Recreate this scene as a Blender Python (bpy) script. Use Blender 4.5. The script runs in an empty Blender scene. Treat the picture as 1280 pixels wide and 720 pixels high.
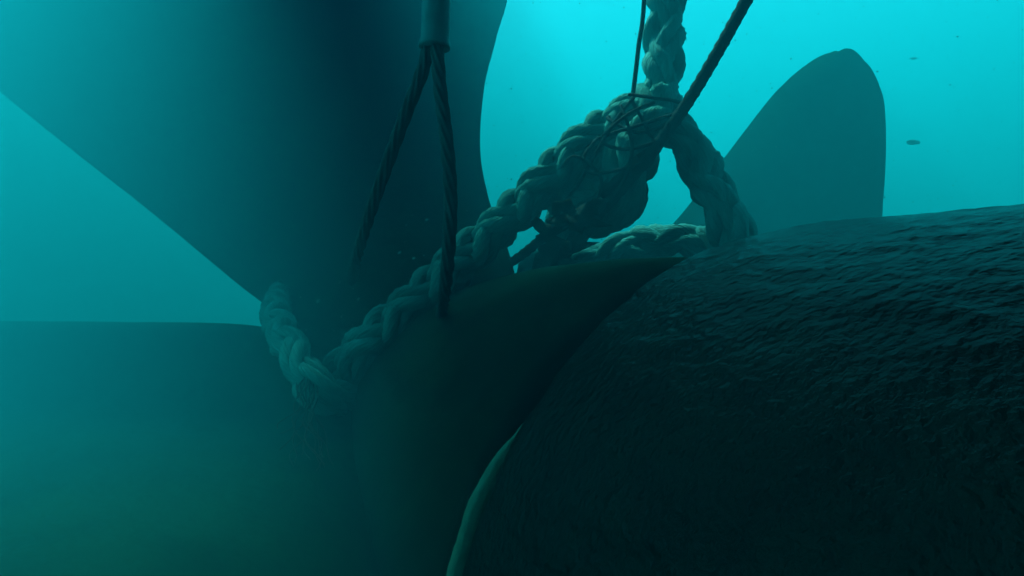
import bpy, bmesh, math, random
from mathutils import Vector, Matrix, noise

random.seed(7)
SC = bpy.context.scene
COL = SC.collection
R = math.radians

# ------------------------------------------------------------------ camera
F = 640 / math.tan(R(40))          # focal length in pixels of a 1280 wide frame


def at(px, py, y):
    """World point that lies y metres ahead of the camera (which sits at the origin)."""
    return Vector(((px - 640) / F * y, y, (360 - py) / F * y))


cam = bpy.data.cameras.new('camera')
cam.sensor_width = 36
cam.angle = R(80)
cam.clip_start = 0.02
cam.clip_end = 500
camo = bpy.data.objects.new('camera', cam)
camo.rotation_euler = (R(90), 0, 0)
COL.objects.link(camo)
SC.camera = camo

# ------------------------------------------------------------------ light
SUN_EL, SUN_AZ = 58, -36             # the sun stands ahead of the camera, high up, azimuth to the right of +Y
w = bpy.data.worlds.new('World')
SC.world = w
w.use_nodes = True
nt = w.node_tree
bg = nt.nodes['Background']
sky = nt.nodes.new('ShaderNodeTexSky')
sky.sky_type = 'NISHITA'
sky.sun_disc = False
sky.sun_elevation = R(SUN_EL)
sky.sun_rotation = R(SUN_AZ)
nt.links.new(sky.outputs[0], bg.inputs[0])
bg.inputs[1].default_value = 0.07
sun = bpy.data.lights.new('sun', 'SUN')
sun.energy = 5.0
sun.angle = R(10)                  # the disc is smeared by the moving surface and the murk
sun.color = (1.0, 0.97, 0.93)
suno = bpy.data.objects.new('sun', sun)
dv = Vector((math.sin(R(SUN_AZ)) * math.cos(R(SUN_EL)), math.cos(R(SUN_AZ)) * math.cos(R(SUN_EL)), math.sin(R(SUN_EL))))
suno.rotation_euler = dv.to_track_quat('Z', 'Y').to_euler()
suno.location = dv * 20
COL.objects.link(suno)
SC.view_settings.view_transform = 'Standard'
SC.view_settings.look = 'None'
SC.view_settings.gamma = 1
SC.view_settings.exposure = 3.28
SC.render.engine = 'CYCLES'
SC.cycles.use_denoising = True
SC.cycles.max_bounces = 8
SC.cycles.volume_bounces = 0
SC.cycles.diffuse_bounces = 3


# ------------------------------------------------------------------ materials
def mat(name, c1, c2=None, rough=0.6, scale=8, bump=0.0, bscale=40, metallic=0.0, spec=0.4, stretch=None, uvfib=None):
    m = bpy.data.materials.new(name)
    m.use_nodes = True
    n = m.node_tree
    b = n.nodes['Principled BSDF']
    b.inputs['Roughness'].default_value = rough
    b.inputs['Metallic'].default_value = metallic
    b.inputs['IOR'].default_value = 1.17          # paint and bronze seen through water: a weak mirror
    b.inputs['Specular IOR Level'].default_value = spec
    tc = n.nodes.new('ShaderNodeTexCoord')
    mp = n.nodes.new('ShaderNodeMapping')
    n.links.new(tc.outputs['UV' if uvfib else 'Object'], mp.inputs[0])
    if stretch:
        mp.inputs['Scale'].default_value = stretch
    if uvfib:
        mp.inputs['Scale'].default_value = uvfib
    t = n.nodes.new('ShaderNodeTexNoise')
    t.inputs['Scale'].default_value = scale
    t.inputs['Detail'].default_value = 6
    t.inputs['Roughness'].default_value = 0.75
    n.links.new(mp.outputs[0], t.inputs['Vector'])
    r = n.nodes.new('ShaderNodeValToRGB')
    r.color_ramp.elements[0].position = 0.35
    r.color_ramp.elements[1].position = 0.68
    r.color_ramp.elements[0].color = (*c1, 1)
    r.color_ramp.elements[1].color = (*(c2 or c1), 1)
    n.links.new(t.outputs['Fac'], r.inputs[0])
    n.links.new(r.outputs[0], b.inputs['Base Color'])
    if bump:
        t2 = n.nodes.new('ShaderNodeTexNoise')
        t2.inputs['Scale'].default_value = bscale
        t2.inputs['Detail'].default_value = 5
        n.links.new(mp.outputs[0], t2.inputs['Vector'])
        bp = n.nodes.new('ShaderNodeBump')
        bp.inputs['Strength'].default_value = bump
        bp.inputs['Distance'].default_value = 0.01
        n.links.new(t2.outputs['Fac'], bp.inputs['Height'])
        n.links.new(bp.outputs[0], b.inputs['Normal'])
    return m


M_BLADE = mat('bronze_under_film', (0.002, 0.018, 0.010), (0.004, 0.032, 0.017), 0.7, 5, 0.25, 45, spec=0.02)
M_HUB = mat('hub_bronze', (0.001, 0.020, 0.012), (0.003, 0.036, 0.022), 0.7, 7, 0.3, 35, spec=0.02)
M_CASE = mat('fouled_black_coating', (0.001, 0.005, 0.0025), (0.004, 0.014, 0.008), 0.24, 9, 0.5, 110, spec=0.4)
M_CASE.node_tree.nodes['Principled BSDF'].inputs['IOR'].default_value = 1.19
M_EDGE = mat('lit_edge', (0.05, 0.12, 0.08), (0.13, 0.24, 0.16), 0.5, 20, 0.3, 60)  # light caught by the casing rim, put into a paler colour
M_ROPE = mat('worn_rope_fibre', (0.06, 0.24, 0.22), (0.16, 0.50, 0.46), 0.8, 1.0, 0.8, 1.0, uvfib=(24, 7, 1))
M_ROPE_SHADE = mat('shaded_rope_fibre', (0.03, 0.16, 0.14), (0.10, 0.40, 0.34), 0.8, 1.0, 0.8, 1.0, uvfib=(24, 7, 1))  # darker copy of the rope fibre, with shade put into its colour
M_WIRE = mat('dark_wire', (0.03, 0.07, 0.065), (0.07, 0.13, 0.12), 0.55, 30, 0.3, 120)
M_LINE = mat('black_line', (0.015, 0.017, 0.016), (0.035, 0.04, 0.036), 0.7, 60, 0.4, 200)
M_SLEEVE = mat('grey_sleeve', (0.06, 0.22, 0.22), (0.11, 0.34, 0.34), 0.4, 12, 0.2, 40)
M_WEED = mat('dark_scrap', (0.018, 0.02, 0.016), (0.05, 0.05, 0.04), 0.8, 25, 0.5, 60)
M_HULL = mat('hull_antifouling', (0.03, 0.032, 0.03), (0.06, 0.06, 0.05), 0.7, 4, 0.3, 30)
M_BARN = mat('barnacle_shell', (0.10, 0.20, 0.17), (0.22, 0.36, 0.3), 0.8, 300)
M_SPECK = mat('drifting_speck', (0.05, 0.12, 0.11), (0.10, 0.2, 0.18), 0.8, 25)


# ------------------------------------------------------------------ builders
def link(name, me, m=None, parent=None, smooth=True):
    o = bpy.data.objects.new(name, me)
    COL.objects.link(o)
    if m:
        me.materials.append(m)
    if smooth:
        for p in me.polygons:
            p.use_smooth = True
    if parent:
        o.parent = parent
        o.matrix_parent_inverse = Matrix.Translation(-parent.location)
    return o


def mesh(name, vs, fs, m=None, parent=None, smooth=True, uv=None):
    me = bpy.data.meshes.new(name)
    me.from_pydata([tuple(v) for v in vs], [], fs)
    if uv:
        lay = me.uv_layers.new(name='UVMap')
        for lp in me.loops:
            lay.data[lp.index].uv = uv[lp.vertex_index]
    me.update()
    return link(name, me, m, parent, smooth)


def tag(o, label=None, cat=None, group=None, kind=None):
    for k, v in (('label', label), ('category', cat), ('group', group), ('kind', kind)):
        if v:
            o[k] = v
    return o


def empty(name, loc, label, cat, group=None):
    o = bpy.data.objects.new(name, None)
    o.empty_display_size = 0.05
    o.location = loc
    COL.objects.link(o)
    return tag(o, label, cat, group)


def spline(pts, step):
    """Catmull-Rom through pts, resampled at an even step: positions, tangents, arc length."""
    P = [2 * pts[0] - pts[1]] + list(pts) + [2 * pts[-1] - pts[-2]]
    dense = []
    for i in range(1, len(P) - 2):
        a, b, c, d = P[i - 1], P[i], P[i + 1], P[i + 2]
        for k in range(24):
            t = k / 24
            dense.append(0.5 * ((2 * b) + (c - a) * t + (2 * a - 5 * b + 4 * c - d) * t * t + (3 * b - a - 3 * c + d) * t ** 3))
    dense.append(P[-2])
    out, acc, nxt, total = [dense[0]], 0, step, 0
    for i in range(1, len(dense)):
        seg = (dense[i] - dense[i - 1]).length
        while seg > 0 and acc + seg >= nxt:
            out.append(dense[i - 1].lerp(dense[i], (nxt - acc) / seg))
            nxt += step
        acc += seg
    T = []
    for i in range(len(out)):
        T.append((out[min(i + 1, len(out) - 1)] - out[max(i - 1, 0)]).normalized())
    return out, T


def frames(T):
    n = T[0].orthogonal().normalized()
    N = []
    for t in T:
        n = (n - t * n.dot(t)).normalized()
        N.append((n, t.cross(n)))
    return N


def tube(name, pts, rad, m, parent=None, seg=10, lobes=0, lobe=0.0, twist=0.0, step=None):
    """A swept tube; rad is a number or a function of the index share; lobes give a laid rope's section."""
    T = []
    for i in range(len(pts)):
        T.append((pts[min(i + 1, len(pts) - 1)] - pts[max(i - 1, 0)]).normalized())
    N = frames(T)
    vs, fs, uv = [], [], []
    s = 0
    for i, p in enumerate(pts):
        if i:
            s += (p - pts[i - 1]).length
        rr = rad(i / max(1, len(pts) - 1)) if callable(rad) else rad
        for k in range(seg):
            a = 2 * math.pi * k / seg
            q = rr * (1 + (lobe * math.cos(lobes * (a + twist * s)) if lobes else 0))
            vs.append(p + N[i][0] * (q * math.cos(a)) + N[i][1] * (q * math.sin(a)))
            uv.append((k / seg * 1.0 + twist * s * 0.15, s * 3))
    for i in range(len(pts) - 1):
        for k in range(seg):
            a, b = i * seg + k, i * seg + (k + 1) % seg
            fs.append((a, b, b + seg, a + seg))
    fs.append(tuple(range(seg - 1, -1, -1)))
    fs.append(tuple(range((len(pts) - 1) * seg, len(pts) * seg)))
    return mesh(name, vs, fs, m, parent, True, uv)


def plaited_rope(pts, rad, label, group, pitch=0.36, m=None):
    """An eight strand plait: two pairs turn one way and two pairs the other, each pair passing over and under."""
    root = empty('mooring_rope', pts[0], label, 'rope', group)
    C, T = spline(pts, 0.0085)
    N = frames(T)
    r0, dd, sr = rad * 0.52, rad * 0.20, rad * 0.345
    for way in (1, -1):
        for i in range(2):
            for side in (-1, 1):
                line = []
                ph0 = i * math.pi
                wob = random.uniform(0, 10)
                for k, c in enumerate(C):
                    s = k * 0.0085
                    th = way * 2 * math.pi * s / pitch + ph0
                    rr = r0 - way * dd * math.cos(2 * th) * 1.0
                    # swell and slack of a worn rope
                    rr *= 1 + 0.10 * noise.noise(Vector((s * 7, wob, way)))
                    th2 = th + side * 0.58
                    line.append(c + N[k][0] * (rr * math.cos(th2)) + N[k][1] * (rr * math.sin(th2)))
                ph = random.uniform(0, 6)
                tube('strand', line, lambda u, ph=ph: sr * (1 + 0.07 * math.sin(u * 40 + ph)), m or M_ROPE, root, seg=14, lobes=7, lobe=0.10, twist=way * 38)
    return root


def cord(name, pts, rad, m, label, cat, group=None, seg=8, lobes=0, lobe=0.0, twist=0.0):
    C, T = spline(pts, max(0.004, rad * 0.6))
    o = tube(name, C, rad, m, None, seg, lobes, lobe, twist)
    return tag(o, label, cat, group)


# ------------------------------------------------------------------ the shaft line: axis through AX, running towards the camera along D
AX = Vector((0.385, 0.817, -0.430))
D = Vector((0.445, -0.895, 0.020)).normalized()
UP = (Vector((0, 0, 1)) - D * D.z).normalized()
LF = UP.cross(D).normalized()          # to the left, seen from the camera
if LF.x > 0:
    LF = -LF


def ring(s, r, ang):
    return AX + D * s + (LF * math.cos(ang) + UP * math.sin(ang)) * r


def lathe(name, prof, seg, m, parent, rough=0.0, a0=0.0, a1=2 * math.pi, seed=0.0, capped=True, taper=0.0):
    vs, fs = [], []
    closed = abs(a1 - a0 - 2 * math.pi) < 1e-6
    cols = seg if closed else seg + 1
    for s, r in prof:
        for k in range(cols):
            a = a0 + (a1 - a0) * k / seg
            q = r
            if taper:                       # thins out towards its upper end
                f_ = max(0.0, (k / seg - taper) / (1 - taper)) ** 1.5
                q = r + (0.479 - r) * f_
            if rough:
                u = Vector((s * 11 + seed, math.cos(a) * r * 25, math.sin(a) * r * 25))
                rip = 1 - abs(noise.noise(u)) * 2
                u2 = Vector((s * 44 + 5, math.cos(a) * r * 80, math.sin(a) * r * 80 + seed))
                rip2 = 1 - abs(noise.noise(u2)) * 2
                q += rough * (0.7 * rip + 0.34 * rip2 + 0.8 * noise.noise(u * 0.4) + 0.18 * noise.noise(u2 * 2.3))
            vs.append(ring(s + (-0.036 - s) * f_ * 0.8 if taper else s, q, a))
    n = len(prof)
    for i in range(n - 1):
        for k in range(seg):
            a, b = i * cols + k, i * cols + (k + 1) % cols
            fs.append((a, b, b + cols, a + cols))
    if closed and capped:
        fs.append(tuple(range(seg - 1, -1, -1)))
        fs.append(tuple(range((n - 1) * seg, n * seg)))
    return mesh(name, vs, fs, m, parent)


# ------------------------------------------------------------------ the ship's stern overhead, unseen above the frame, added for its shade
# along the shaft, breadth to the left, breadth to the right, underside height (uneven outline, shaped to keep sun off the near water)
HULL = [(-2.35, 0.57, -0.45, 2.4), (-2.1, 0.88, -0.36, 2.35), (-1.8, 1.12, -0.12, 2.28), (-1.4, 1.4, 0.2, 2.2), (-0.6, 1.75, 0.95, 2.05), (0.5, 2.2, 1.9, 1.9), (1.5, 2.8, 2.4, 1.75), (3.0, 3.2, 3.0, 1.5), (5.2, 3.8, 3.8, 1.35)]


def hull():
    side = -Vector((LF.x, LF.y, 0)).normalized()
    vs, fs = [], []
    nl = 24
    for s_, hl, hr, zz in HULL:
        mid, hb = (hl - hr) / 2, (hl + hr) / 2
        base = Vector((AX.x, AX.y, 0)) + Vector((D.x, D.y, 0)).normalized() * s_
        for k in range(nl + 1):
            t = -1 + 2 * k / nl
            z = zz + (HULL_TOP - zz) * (abs(t) ** 3.5) * 0.9
            vs.append(base + side * (hb * t - mid) + Vector((0, 0, z)))
        for k in range(nl + 1):
            t = -1 + 2 * k / nl
            vs.append(base + side * (hb * t - mid) + Vector((0, 0, HULL_TOP)))
    w_ = 2 * (nl + 1)
    for i in range(len(HULL) - 1):
        for k in range(nl):
            a, b = i * w_ + k, (i + 1) * w_ + k
            fs.append((a, a + 1, b + 1, b))
            fs.append((a + nl + 1, b + nl + 1, b + nl + 2, a + nl + 2))
        for k in (0, nl):
            a, b = i * w_ + k, (i + 1) * w_ + k
            fs.append((a, b, b + nl + 1, a + nl + 1))
    for i in (0, len(HULL) - 1):
        for k in range(nl):
            a = i * w_ + k
            fs.append((a, a + 1, a + nl + 2, a + nl + 1))
    return tag(mesh('shading_hull', vs, fs, M_HULL), 'unseen ship stern over the propeller, added to shade the near water', 'ship hull')


HULL_TOP = 2.75
hull()

STRIP = (-8, 36)
# ------------------------------------------------------------------ shaft casing (right, near)
case = empty('shaft_casing', AX, 'rough black fouled shaft casing filling the lower right, its rounded end beside the propeller hub', 'shaft casing')
prof = [(-0.035, 0.40), (-0.035, 0.455), (-0.03, 0.478), (-0.018, 0.492), (0.0, 0.50)]
prof += [(0.008 * k, 0.50 + 0.008 * min(1, k / 12) - 0.016 * min(1, max(0, k - 12) / 50)) for k in range(1, 190)]
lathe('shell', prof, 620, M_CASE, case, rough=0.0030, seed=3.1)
lathe('rim_strip', [(-0.036, 0.474), (-0.058, 0.478), (-0.065, 0.484), (-0.058, 0.493), (-0.036, 0.496), (-0.0355, 0.484), (-0.036, 0.474)], 60, M_EDGE, case, rough=0.002, a0=R(STRIP[0]), a1=R(STRIP[1]), taper=0.7)['label'] = 'pale strip along the lower rim, coloured as its lit edge'

# ------------------------------------------------------------------ propeller
prop = empty('ship_propeller', AX - D * 0.7, 'large dark ship propeller with broad blades behind the tangled ropes', 'propeller')
hp = [(0.1, 0.10), (0.1, 0.405), (-0.098, 0.41), (-0.10, 0.452), (-0.108, 0.468), (-0.125, 0.476), (-0.18, 0.482), (-0.35, 0.49), (-0.55, 0.49), (-0.8, 0.475), (-1.05, 0.45), (-1.25, 0.42), (-1.4, 0.38),
      (-1.42, 0.35), (-1.55, 0.33), (-1.75, 0.27), (-1.9, 0.17), (-1.96, 0.06)]
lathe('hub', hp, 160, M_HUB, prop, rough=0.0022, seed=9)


def blade(rows, label=None, bulge=0.2, thick=0.05, nu=40, nv=60, seed=0.0, edge=0.006, skew=1.0):
    """rows: (left edge point, right edge point, bulge factor) from root to tip, lofted with an aerofoil thickness."""
    Ls = spline_even([r[0] for r in rows], nv)
    Rs = spline_even([r[1] for r in rows], nv)
    Bs = [r[2] for r in rows]
    vs, fs = [], []
    grid = []
    for j in range(nv):
        u = j / (nv - 1) * (len(rows) - 1)
        i0 = min(int(u), len(rows) - 2)
        b = Bs[i0] + (Bs[i0 + 1] - Bs[i0]) * (u - i0)
        row = []
        for i in range(nu + 1):
            t = 0.5 - 0.5 * math.cos(math.pi * i / nu)
            p = Ls[j].lerp(Rs[j], t)
            nrm = -p.normalized()
            p = p + nrm * (bulge * b * math.sin(math.pi * t ** skew) ** 1.2)
            p = p + nrm * 0.006 * noise.noise(p * 2.5 + Vector((seed, 0, 0)))
            row.append((p, t))
        grid.append(row)
    front, back = [], []
    for j in range(nv):
        fr, bk = [], []
        for i in range(nu + 1):
            p, t = grid[j][i]
            pa, pb = grid[j][max(i - 1, 0)][0], grid[j][min(i + 1, nu)][0]
            pc, pd = grid[max(j - 1, 0)][i][0], grid[min(j + 1, nv - 1)][i][0]
            n = (pb - pa).cross(pd - pc)
            n = n.normalized() if n.length > 1e-9 else Vector((0, -1, 0))
            if n.dot(p) > 0:
                n = -n
            h = edge + (thick * (1.25 - 0.8 * j / nv)) * (4 * t * (1 - t)) ** 0.7
            fr.append(len(vs)); vs.append(p + n * h * 0.5)
            bk.append(len(vs)); vs.append(p - n * h * 0.5)
        front.append(fr); back.append(bk)
    for j in range(nv - 1):
        for i in range(nu):
            fs.append((front[j][i], front[j][i + 1], front[j + 1][i + 1], front[j + 1][i]))
            fs.append((back[j][i + 1], back[j][i], back[j + 1][i], back[j + 1][i + 1]))
        fs.append((front[j][0], front[j + 1][0], back[j + 1][0], back[j][0]))
        fs.append((front[j + 1][nu], front[j][nu], back[j][nu], back[j + 1][nu]))
    for i in range(nu):
        fs.append((front[0][i + 1], front[0][i], back[0][i], back[0][i + 1]))
        fs.append((front[-1][i], front[-1][i + 1], back[-1][i + 1], back[-1][i]))
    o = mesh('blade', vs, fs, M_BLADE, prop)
    if label:
        o['label'] = label
    return o


def spline_even(pts, n):
    """n points of the Catmull-Rom through pts, even in the parameter."""
    P = [2 * pts[0] - pts[1]] + list(pts) + [2 * pts[-1] - pts[-2]]
    out = []
    for k in range(n):
        u = k / (n - 1) * (len(pts) - 1)
        i = min(int(u), len(pts) - 2) + 1
        t = u - (i - 1)
        a, b, c, d = P[i - 1], P[i], P[i + 1], P[i + 2]
        out.append(0.5 * ((2 * b) + (c - a) * t + (2 * a - 5 * b + 4 * c - d) * t * t + (3 * b - a - 3 * c + d) * t ** 3))
    return out


def barnacles(o, count, seed, r0, r1, pick):
    rnd = random.Random(seed)
    faces = [p for p in o.data.polygons if pick(p)]
    if not faces:
        return
    proto = None
    for _ in range(count):
        p = rnd.choice(faces)
        n_ = p.normal
        if proto is None:
            vs, fs = [], []
            prof_ = [(1.0, -0.2), (0.92, 0.18), (0.62, 0.62), (0.40, 0.66), (0.26, 0.40)]
            for rr, hh in prof_:
                for k in range(9):
                    a = 2 * math.pi * k / 9
                    q = rr * (1 + 0.14 * math.cos(3 * a + rr * 4))
                    vs.append((q * math.cos(a), q * math.sin(a), hh))
            for j in range(len(prof_) - 1):
                for k in range(9):
                    fs.append((j * 9 + k, j * 9 + (k + 1) % 9, (j + 1) * 9 + (k + 1) % 9, (j + 1) * 9 + k))
            fs.append(tuple(range(36, 45)))
            b = mesh('barnacle', vs, fs, M_BARN, o)
            proto = b
        else:
            b = proto.copy()
            COL.objects.link(b)
        sc_ = r0 + (r1 - r0) * rnd.random() ** 2
        rot = n_.to_track_quat('Z', 'Y').to_matrix().to_4x4()
        b.parent = o
        b.matrix_parent_inverse = Matrix.Identity(4)
        b.matrix_basis = o_inv(o) @ Matrix.Translation(p.center) @ rot @ Matrix.Diagonal((sc_, sc_ * rnd.uniform(0.7, 1), sc_ * rnd.uniform(0.5, 0.9), 1))


def o_inv(o):
    return Matrix.Identity(4)


# upper left blade, its near face bulging towards the camera
big = blade([
    (at(400, 480, 1.55), at(660, 420, 1.30), 0.00),
    (at(352, 400, 1.85), at(636, 315, 1.55), 0.12),
    (at(285, 345, 2.45), at(610, 245, 2.05), 0.32),
    (at(185, 262, 3.1), at(600, 180, 2.5), 0.60),
    (at(92, 189, 3.7), at(606, 105, 2.8), 0.85),
    (at(0, 115, 4.2), at(621, 45, 2.9), 1.05),
    (at(-120, 20, 4.1), at(634, -20, 2.9), 1.15),
    (at(-190, -60, 3.6), at(600, -130, 2.7), 1.0),
    (at(-150, -150, 2.8), at(420, -230, 2.2), 0.6),
    (at(0, -220, 2.3), at(180, -250, 2.15), 0.1),
], 'broad near blade rising to the upper left, dark in the middle', bulge=1.0, thick=0.06, seed=1, skew=1.6)
barnacles(big, 46, 4, 0.0025, 0.0075, lambda p: p.normal.y < -0.2 and 0.35 < p.center.y < 1.9 and -0.75 < p.center.x < -0.1 and p.center.z < 0.7)
# upper right blade, on the far side of the hub
blade([
    (at(690, 440, 1.80), at(960, 440, 1.80), 0.3),
    (at(760, 365, 1.86), at(1050, 380, 1.85), 0.8),
    (at(846, 275, 1.92), at(1094, 310, 1.89), 1.0),
    (at(905, 198, 1.93), at(1103, 245, 1.90), 1.0),
    (at(958, 129, 1.92), at(1106, 182, 1.89), 0.9),
    (at(981, 104, 1.90), at(1104, 131, 1.88), 0.7),
    (at(1002, 86, 1.89), at(1097, 106, 1.87), 0.5),
    (at(1021, 73, 1.88), at(1087, 86, 1.87), 0.3),
    (at(1036, 67, 1.87), at(1077, 74, 1.86), 0.1),
    (at(1046, 64.5, 1.86), at(1068, 68, 1.86), 0.0),
    (at(1053, 63.6, 1.86), at(1060, 64.3, 1.86), 0.0),
], 'far rounded blade standing up behind the casing at right', bulge=0.10, thick=0.05, seed=5, edge=0.010)
# lower left blade: its upper edge runs level away to the left
blade([
    (at(560, 800, 1.00), at(470, 470, 1.42), 0.0),
    (at(420, 900, 0.62), at(400, 428, 1.75), 0.5),
    (at(200, 950, 0.48), at(300, 406, 2.6), 0.9),
    (at(20, 950, 0.44), at(160, 403, 3.3), 1.0),
    (at(-200, 900, 0.48), at(20, 402, 3.9), 1.0),
    (at(-500, 800, 0.62), at(-120, 403, 4.0), 0.8),
    (at(-700, 650, 0.95), at(-300, 430, 3.4), 0.4),
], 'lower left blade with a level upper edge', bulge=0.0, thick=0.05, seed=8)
# lower right blade, under the hub
blade([
    (ring(-0.50, 0.40, R(-150)), ring(-0.85, 0.40, R(-115)), 0.2),
    (ring(-0.45, 0.80, R(-160)), ring(-0.95, 0.80, R(-112)), 0.6),
    (ring(-0.45, 1.20, R(-162)), ring(-0.95, 1.20, R(-112)), 0.8),
    (ring(-0.50, 1.50, R(-155)), ring(-0.9, 1.50, R(-118)), 0.6),
    (ring(-0.66, 1.63, R(-140)), ring(-0.75, 1.63, R(-132)), 0.2),
], bulge=0.1, thick=0.06, seed=11)

# ------------------------------------------------------------------ the mooring ropes
G_ROPE = 'thick mooring rope wound round the propeller hub'
RR = 0.0485
plaited_rope([at(836, -260, 1.523), at(834, -80, 1.508), at(832, 10, 1.493), at(830, 75, 1.464), at(826, 120, 1.450), at(836, 152, 1.435), at(862, 184, 1.405),
              at(884, 225, 1.376), at(903, 262, 1.332), at(918, 300, 1.318), at(915, 345, 1.391), at(890, 400, 1.464)],
             RR, 'thick pale rope hanging from above and bending right behind the knot down to the casing', G_ROPE)
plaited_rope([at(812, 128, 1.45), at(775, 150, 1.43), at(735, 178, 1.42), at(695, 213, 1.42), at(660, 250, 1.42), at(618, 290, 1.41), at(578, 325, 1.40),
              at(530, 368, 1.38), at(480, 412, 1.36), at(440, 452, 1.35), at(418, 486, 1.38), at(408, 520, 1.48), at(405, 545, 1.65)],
             RR * 1.02, 'plaited rope running down left from the knot across the foot of the large blade', G_ROPE, pitch=0.27, m=M_ROPE_SHADE)
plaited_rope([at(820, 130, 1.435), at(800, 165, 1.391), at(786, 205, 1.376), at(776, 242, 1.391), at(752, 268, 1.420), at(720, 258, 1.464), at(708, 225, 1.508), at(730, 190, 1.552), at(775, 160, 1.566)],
             RR * 1.25, 'fat bight of rope bulging out under the knot', G_ROPE, m=M_ROPE_SHADE)
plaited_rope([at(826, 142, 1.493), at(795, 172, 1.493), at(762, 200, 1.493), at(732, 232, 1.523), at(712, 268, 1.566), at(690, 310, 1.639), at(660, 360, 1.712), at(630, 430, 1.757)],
             RR * 1.05, 'shadowed rope filling the gap between the left plait and the bight', G_ROPE, m=M_ROPE_SHADE)
plaited_rope([at(915, 350, 1.391), at(886, 311, 1.420), at(845, 301, 1.493), at(800, 305, 1.566), at(760, 318, 1.625), at(715, 345, 1.684), at(665, 400, 1.757), at(640, 480, 1.757)],
             RR * 0.95, 'single rope turn lying level across the top of the hub under the knot', G_ROPE)
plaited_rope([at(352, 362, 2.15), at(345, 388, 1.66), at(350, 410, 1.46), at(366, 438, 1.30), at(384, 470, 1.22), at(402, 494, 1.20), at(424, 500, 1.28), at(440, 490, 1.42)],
             RR * 0.80, 'pale rope turn hooked round the foot of the large blade at left', G_ROPE, m=M_ROPE_SHADE)

# ------------------------------------------------------------------ thin dark lines
cord('thin_line', [at(812, -300, 1.420), at(806, -20, 1.391), at(798, 60, 1.376), at(791, 120, 1.362)], 0.0052, M_LINE,
     'thin taut dark line coming straight down onto the knot, left of the thick hanging rope', 'line')
cord('dark_rope', [at(1075, -250, 1.230), at(940, -12, 1.259), at(900, 60, 1.273), at(862, 124, 1.289), at(820, 184, 1.296), at(775, 238, 1.318), at(735, 282, 1.346), at(700, 325, 1.405), at(668, 375, 1.464), at(640, 425, 1.523), at(600, 490, 1.582)],
     0.0130, M_LINE, 'dark taut rope slanting from the top right over the knot down to the hub', 'rope', None, 10, 3, 0.10, 90)


cord('dark_rope', [at(800, 200, 1.303), at(765, 232, 1.318), at(728, 262, 1.346), at(688, 290, 1.405), at(648, 322, 1.493), at(610, 345, 1.582), at(570, 380, 1.698)],
     0.0115, M_LINE, 'dark slack rope leaving the knot and running low to the left over the plait', 'rope', None, 10, 3, 0.10, 90)
cord('dark_rope', [at(792, 214, 1.318), at(757, 258, 1.332), at(722, 300, 1.362), at(690, 345, 1.435), at(662, 400, 1.508), at(636, 462, 1.582)],
     0.0102, M_LINE, 'dark rope lying just right of the slanting one where it meets the hub', 'rope', None, 10, 3, 0.10, 90)


def lash(pts, label, rad=0.0040):
    cord('lashing_line', [at(*p) for p in pts], rad, M_LINE, label, 'line', 'thin dark lines lashed round the knot')


lash([(786, 118, 1.346), (815, 122, 1.318), (852, 130, 1.346), (846, 150, 1.464), (800, 150, 1.552), (766, 146, 1.405), (762, 150, 1.362), (800, 166, 1.318), (838, 152, 1.332), (856, 136, 1.391)],
     'thin dark line wound level round the top of the knot')
lash([(792, 122, 1.332), (770, 150, 1.332), (748, 186, 1.346), (728, 222, 1.362), (712, 245, 1.391), (690, 268, 1.464)], 'thin dark line dropping down left from the top of the knot')
lash([(790, 126, 1.332), (806, 156, 1.318), (818, 186, 1.318), (802, 196, 1.332), (772, 214, 1.346), (748, 236, 1.362)], 'thin dark line crossing down the front of the knot')
lash([(845, 142, 1.332), (800, 156, 1.318), (762, 168, 1.346), (728, 184, 1.376), (700, 200, 1.420)], 'thin dark line slanting from the right of the knot to the left plait')
lash([(832, 176, 1.303), (796, 196, 1.303), (768, 226, 1.325), (752, 250, 1.346), (718, 300, 1.391)], 'thin dark line following the slanting dark rope below the knot')

lash([(818, 128, 1.33), (790, 140, 1.31), (764, 160, 1.32), (752, 176, 1.36), (774, 186, 1.31), (806, 182, 1.29), (830, 170, 1.30), (842, 152, 1.34)],
     'thin dark line looped slackly round the middle of the knot')
lash([(776, 132, 1.33), (786, 160, 1.30), (790, 190, 1.29), (782, 222, 1.29), (764, 250, 1.31), (744, 270, 1.34)], 'thin dark line hanging straight down the front of the bight')
lash([(748, 172, 1.34), (730, 196, 1.33), (738, 216, 1.32), (766, 214, 1.30), (794, 206, 1.29), (812, 198, 1.31)], 'thin dark line drawn tight across the lower part of the tangle')
lash([(700, 212, 1.38), (716, 196, 1.34), (736, 204, 1.32), (752, 228, 1.31), (736, 262, 1.32), (706, 286, 1.36), (676, 300, 1.40)], 'thin dark line crossing the left plait and trailing off to the hub')

# ------------------------------------------------------------------ wire sling in front of the large blade
sl = empty('wire_sling', at(545, 60, 0.977), 'hanging sleeve with two dark wire legs in front of the large blade', 'wire sling')
C, T = spline([at(549, -260, 0.996), at(547, -60, 0.986), at(545, 20, 0.977), at(543, 62, 0.977)], 0.006)
n_ = len(C)
tube('sleeve', C, lambda u: 0.0228 * (1.0 + (0.10 if u > 0.985 else 0.0)), M_SLEEVE, sl, seg=24)
C, T = spline([at(537, 55, 0.977), at(527, 92, 0.977), at(508, 140, 0.986), at(486, 200, 1.015), at(468, 250, 1.053), at(452, 300, 1.129), at(444, 330, 1.24), at(440, 352, 1.5)], 0.004)
tube('wire_leg', C, 0.0094, M_WIRE, sl, 36, 6, 0.2, 30)
C, T = spline([at(546, 55, 0.967), at(550, 110, 0.958), at(558, 175, 0.948), at(563, 240, 0.948), at(561, 310, 0.958), at(556, 365, 1.026), at(552, 392, 1.197), at(546, 402, 1.44)], 0.004)
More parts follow.
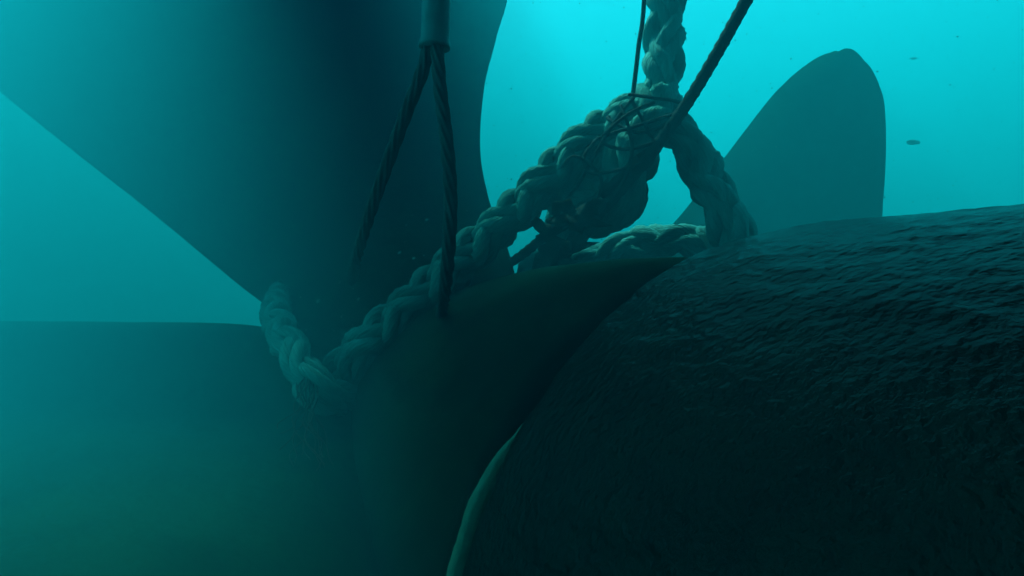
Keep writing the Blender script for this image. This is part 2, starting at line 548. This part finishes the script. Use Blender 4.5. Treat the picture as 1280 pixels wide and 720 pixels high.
tube('wire_leg', C, 0.0094, M_WIRE, sl, 36, 6, 0.2, 30)


# ------------------------------------------------------------------ torn scraps caught in the tangle, enlarged to imitate shade under the knot
def scrap(center, size, seed, label, n=26, ax=Vector((1, 0, 0.3)), thin=0.004):
    rnd = random.Random(seed)
    ax = ax.normalized()
    ay = Vector((-ax.z, 0.25, ax.x)).normalized()
    az = ax.cross(ay)
    vs, fs = [], []
    rings = 5
    for side in (1, -1):
        for q in range(rings + 1):
            for k in range(n):
                a = 2 * math.pi * k / n
                rr = q / rings * (0.55 + 0.55 * noise.noise(Vector((math.cos(a) * 1.6, math.sin(a) * 1.6, seed))) + 0.35 * noise.noise(Vector((math.cos(a) * 5, math.sin(a) * 5, seed + 3))))
                x, y = rr * size * math.cos(a), rr * size * 0.62 * math.sin(a)
                z = 0.3 * size * noise.noise(Vector((x / size * 2.2, y / size * 2.2, seed)))
                vs.append(center + ax * x + ay * y + az * (z + side * thin * (0.5 if q < rings else 0.15)))
    off = (rings + 1) * n
    for q in range(rings):
        for k in range(n):
            a, b = q * n + k, q * n + (k + 1) % n
            fs.append((a, b, b + n, a + n))
            fs.append((off + b, off + a, off + a + n, off + b + n))
    for k in range(n):
        a, b = rings * n + k, rings * n + (k + 1) % n
        fs.append((a, b, off + b, off + a))
    o = mesh('torn_scrap', vs, fs, M_WEED)
    return tag(o, label, 'debris', 'torn scraps caught in the ropes')


scrap(at(716, 272, 1.266), 0.10, 1.7, 'ragged dark scrap hanging under the middle of the tangle')
scrap(at(683, 292, 1.292), 0.075, 4.2, 'small frayed scrap sticking out left over the bright gap', ax=Vector((1, 0, -0.6)))
scrap(at(705, 318, 1.319), 0.11, 8.8, 'torn dark scrap pressed against the hub below the knot', ax=Vector((0.7, 0, 0.7)))
scrap(at(666, 362, 1.359), 0.11, 12.1, 'long dark scrap trailing down the hub beside the slanting rope', ax=Vector((0.6, 0, 0.9)))

# frayed yarns hanging out of the left rope turn: several fine fibres in each tuft
def fray(tip, n, seed, label):
    rnd = random.Random(seed)
    vs, fs = [], []
    for _ in range(n):
        a = at(388 + rnd.uniform(-14, 10), 468 + rnd.uniform(-8, 12), 1.20)
        e = at(tip[0] + rnd.uniform(-16, 16), tip[1] + rnd.uniform(-40, 12), tip[2])
        w1, w2, ph = rnd.uniform(0.004, 0.014), rnd.uniform(0.003, 0.008), rnd.uniform(0, 6)
        pts = []
        for k in range(17):
            t = k / 16
            p = a.lerp(e, t) + Vector((w1 * math.sin(t * 5 + ph) + w2 * math.sin(t * 13 + ph * 2), 0.01 * math.sin(t * 4 + ph), -0.015 * math.sin(t * 3.1)))
            pts.append(p)
        C, T = spline(pts, 0.006)
        N = frames(T)
        base = len(vs)
        for i, p in enumerate(C):
            r_ = 0.0019 * (1 - 0.6 * i / len(C))
            for k in range(5):
                g = 2 * math.pi * k / 5
                vs.append(p + N[i][0] * r_ * math.cos(g) + N[i][1] * r_ * math.sin(g))
        for i in range(len(C) - 1):
            for k in range(5):
                q, q2 = base + i * 5 + k, base + i * 5 + (k + 1) % 5
                fs.append((q, q2, q2 + 5, q + 5))
    tag(mesh('frayed_yarn', vs, fs, M_WEED), label, 'yarn', 'frayed yarns')


fray((364, 572, 1.02), 7, 5, 'loose tuft of frayed yarn drooping below the hooked rope turn, the left one')
fray((404, 608, 1.00), 8, 6, 'longer tuft of frayed yarn drooping below the hooked rope turn, the right one')


# ------------------------------------------------------------------ drifting specks
def flake(c, size, seed, label):
    bm = bmesh.new()
    bmesh.ops.create_icosphere(bm, subdivisions=3, radius=1)
    for v in bm.verts:
        k = 1 + 0.45 * noise.noise(v.co * 1.7 + Vector((seed, 0, 0)))
        v.co = Vector((v.co.x * size * k, v.co.y * size * 0.4 * k, v.co.z * size * 0.38 * k)) + c
    me = bpy.data.meshes.new('drifting_flake')
    bm.to_mesh(me)
    bm.free()
    return tag(link('drifting_flake', me, M_SPECK), label, 'flake', 'flakes drifting in the water')


flake(at(1141, 178, 2.3), 0.024, 1, 'larger dark flake drifting in open water right of the far blade')
flake(at(1142, 73, 2.8), 0.015, 5, 'small faint flake drifting above and right of the far blade tip')
vs, fs = [], []
rnd = random.Random(3)
for q in range(520):
    y = rnd.uniform(1.5, 2.8)
    c = at(rnd.uniform(560, 1300), rnd.uniform(-10, 300), y)
    s = (rnd.uniform(0.0006, 0.0013) if q % 6 else rnd.uniform(0.0012, 0.0024)) * y ** 0.6
    b = len(vs)
    vs += [c + Vector(d) * s * rnd.uniform(0.5, 1.5) for d in ((1, 0, 0), (-1, 0, 0), (0, 1, 0), (0, -1, 0), (0, 0, 1), (0, 0, -1))]
    fs += [(b + i, b + j, b + k) for i, j, k in ((0, 2, 4), (2, 1, 4), (1, 3, 4), (3, 0, 4), (2, 0, 5), (1, 2, 5), (3, 1, 5), (0, 3, 5))]
tag(mesh('suspended_specks', vs, fs, M_SPECK), 'fine specks suspended in the open water', 'specks', None, 'stuff')

# ------------------------------------------------------------------ the water itself
X0, X1, Y0, Y1, Z0, Z1 = -16, 16, -14, 18, -8, 2.85
vs = [(x, y, z) for z in (Z0, Z1) for y in (Y0, Y1) for x in (X0, X1)]
hz = mesh('haze', vs, [(0, 2, 3, 1), (4, 5, 7, 6), (0, 1, 5, 4), (2, 6, 7, 3), (0, 4, 6, 2), (1, 3, 7, 5)], None, None, False)
tag(hz, None, None, None, 'stuff')
m = bpy.data.materials.new('murky_water')
m.use_nodes = True
n = m.node_tree
n.nodes.clear()
out = n.nodes.new('ShaderNodeOutputMaterial')
v = n.nodes.new('ShaderNodeVolumePrincipled')
v.inputs['Color'].default_value = (0.012, 0.46, 0.60, 1)
v.inputs['Absorption Color'].default_value = (0.0, 0.50, 0.78, 1)
v.inputs['Density'].default_value = 0.86
v.inputs['Anisotropy'].default_value = 0.13
n.links.new(v.outputs[0], out.inputs['Volume'])
hz.data.materials.append(m)
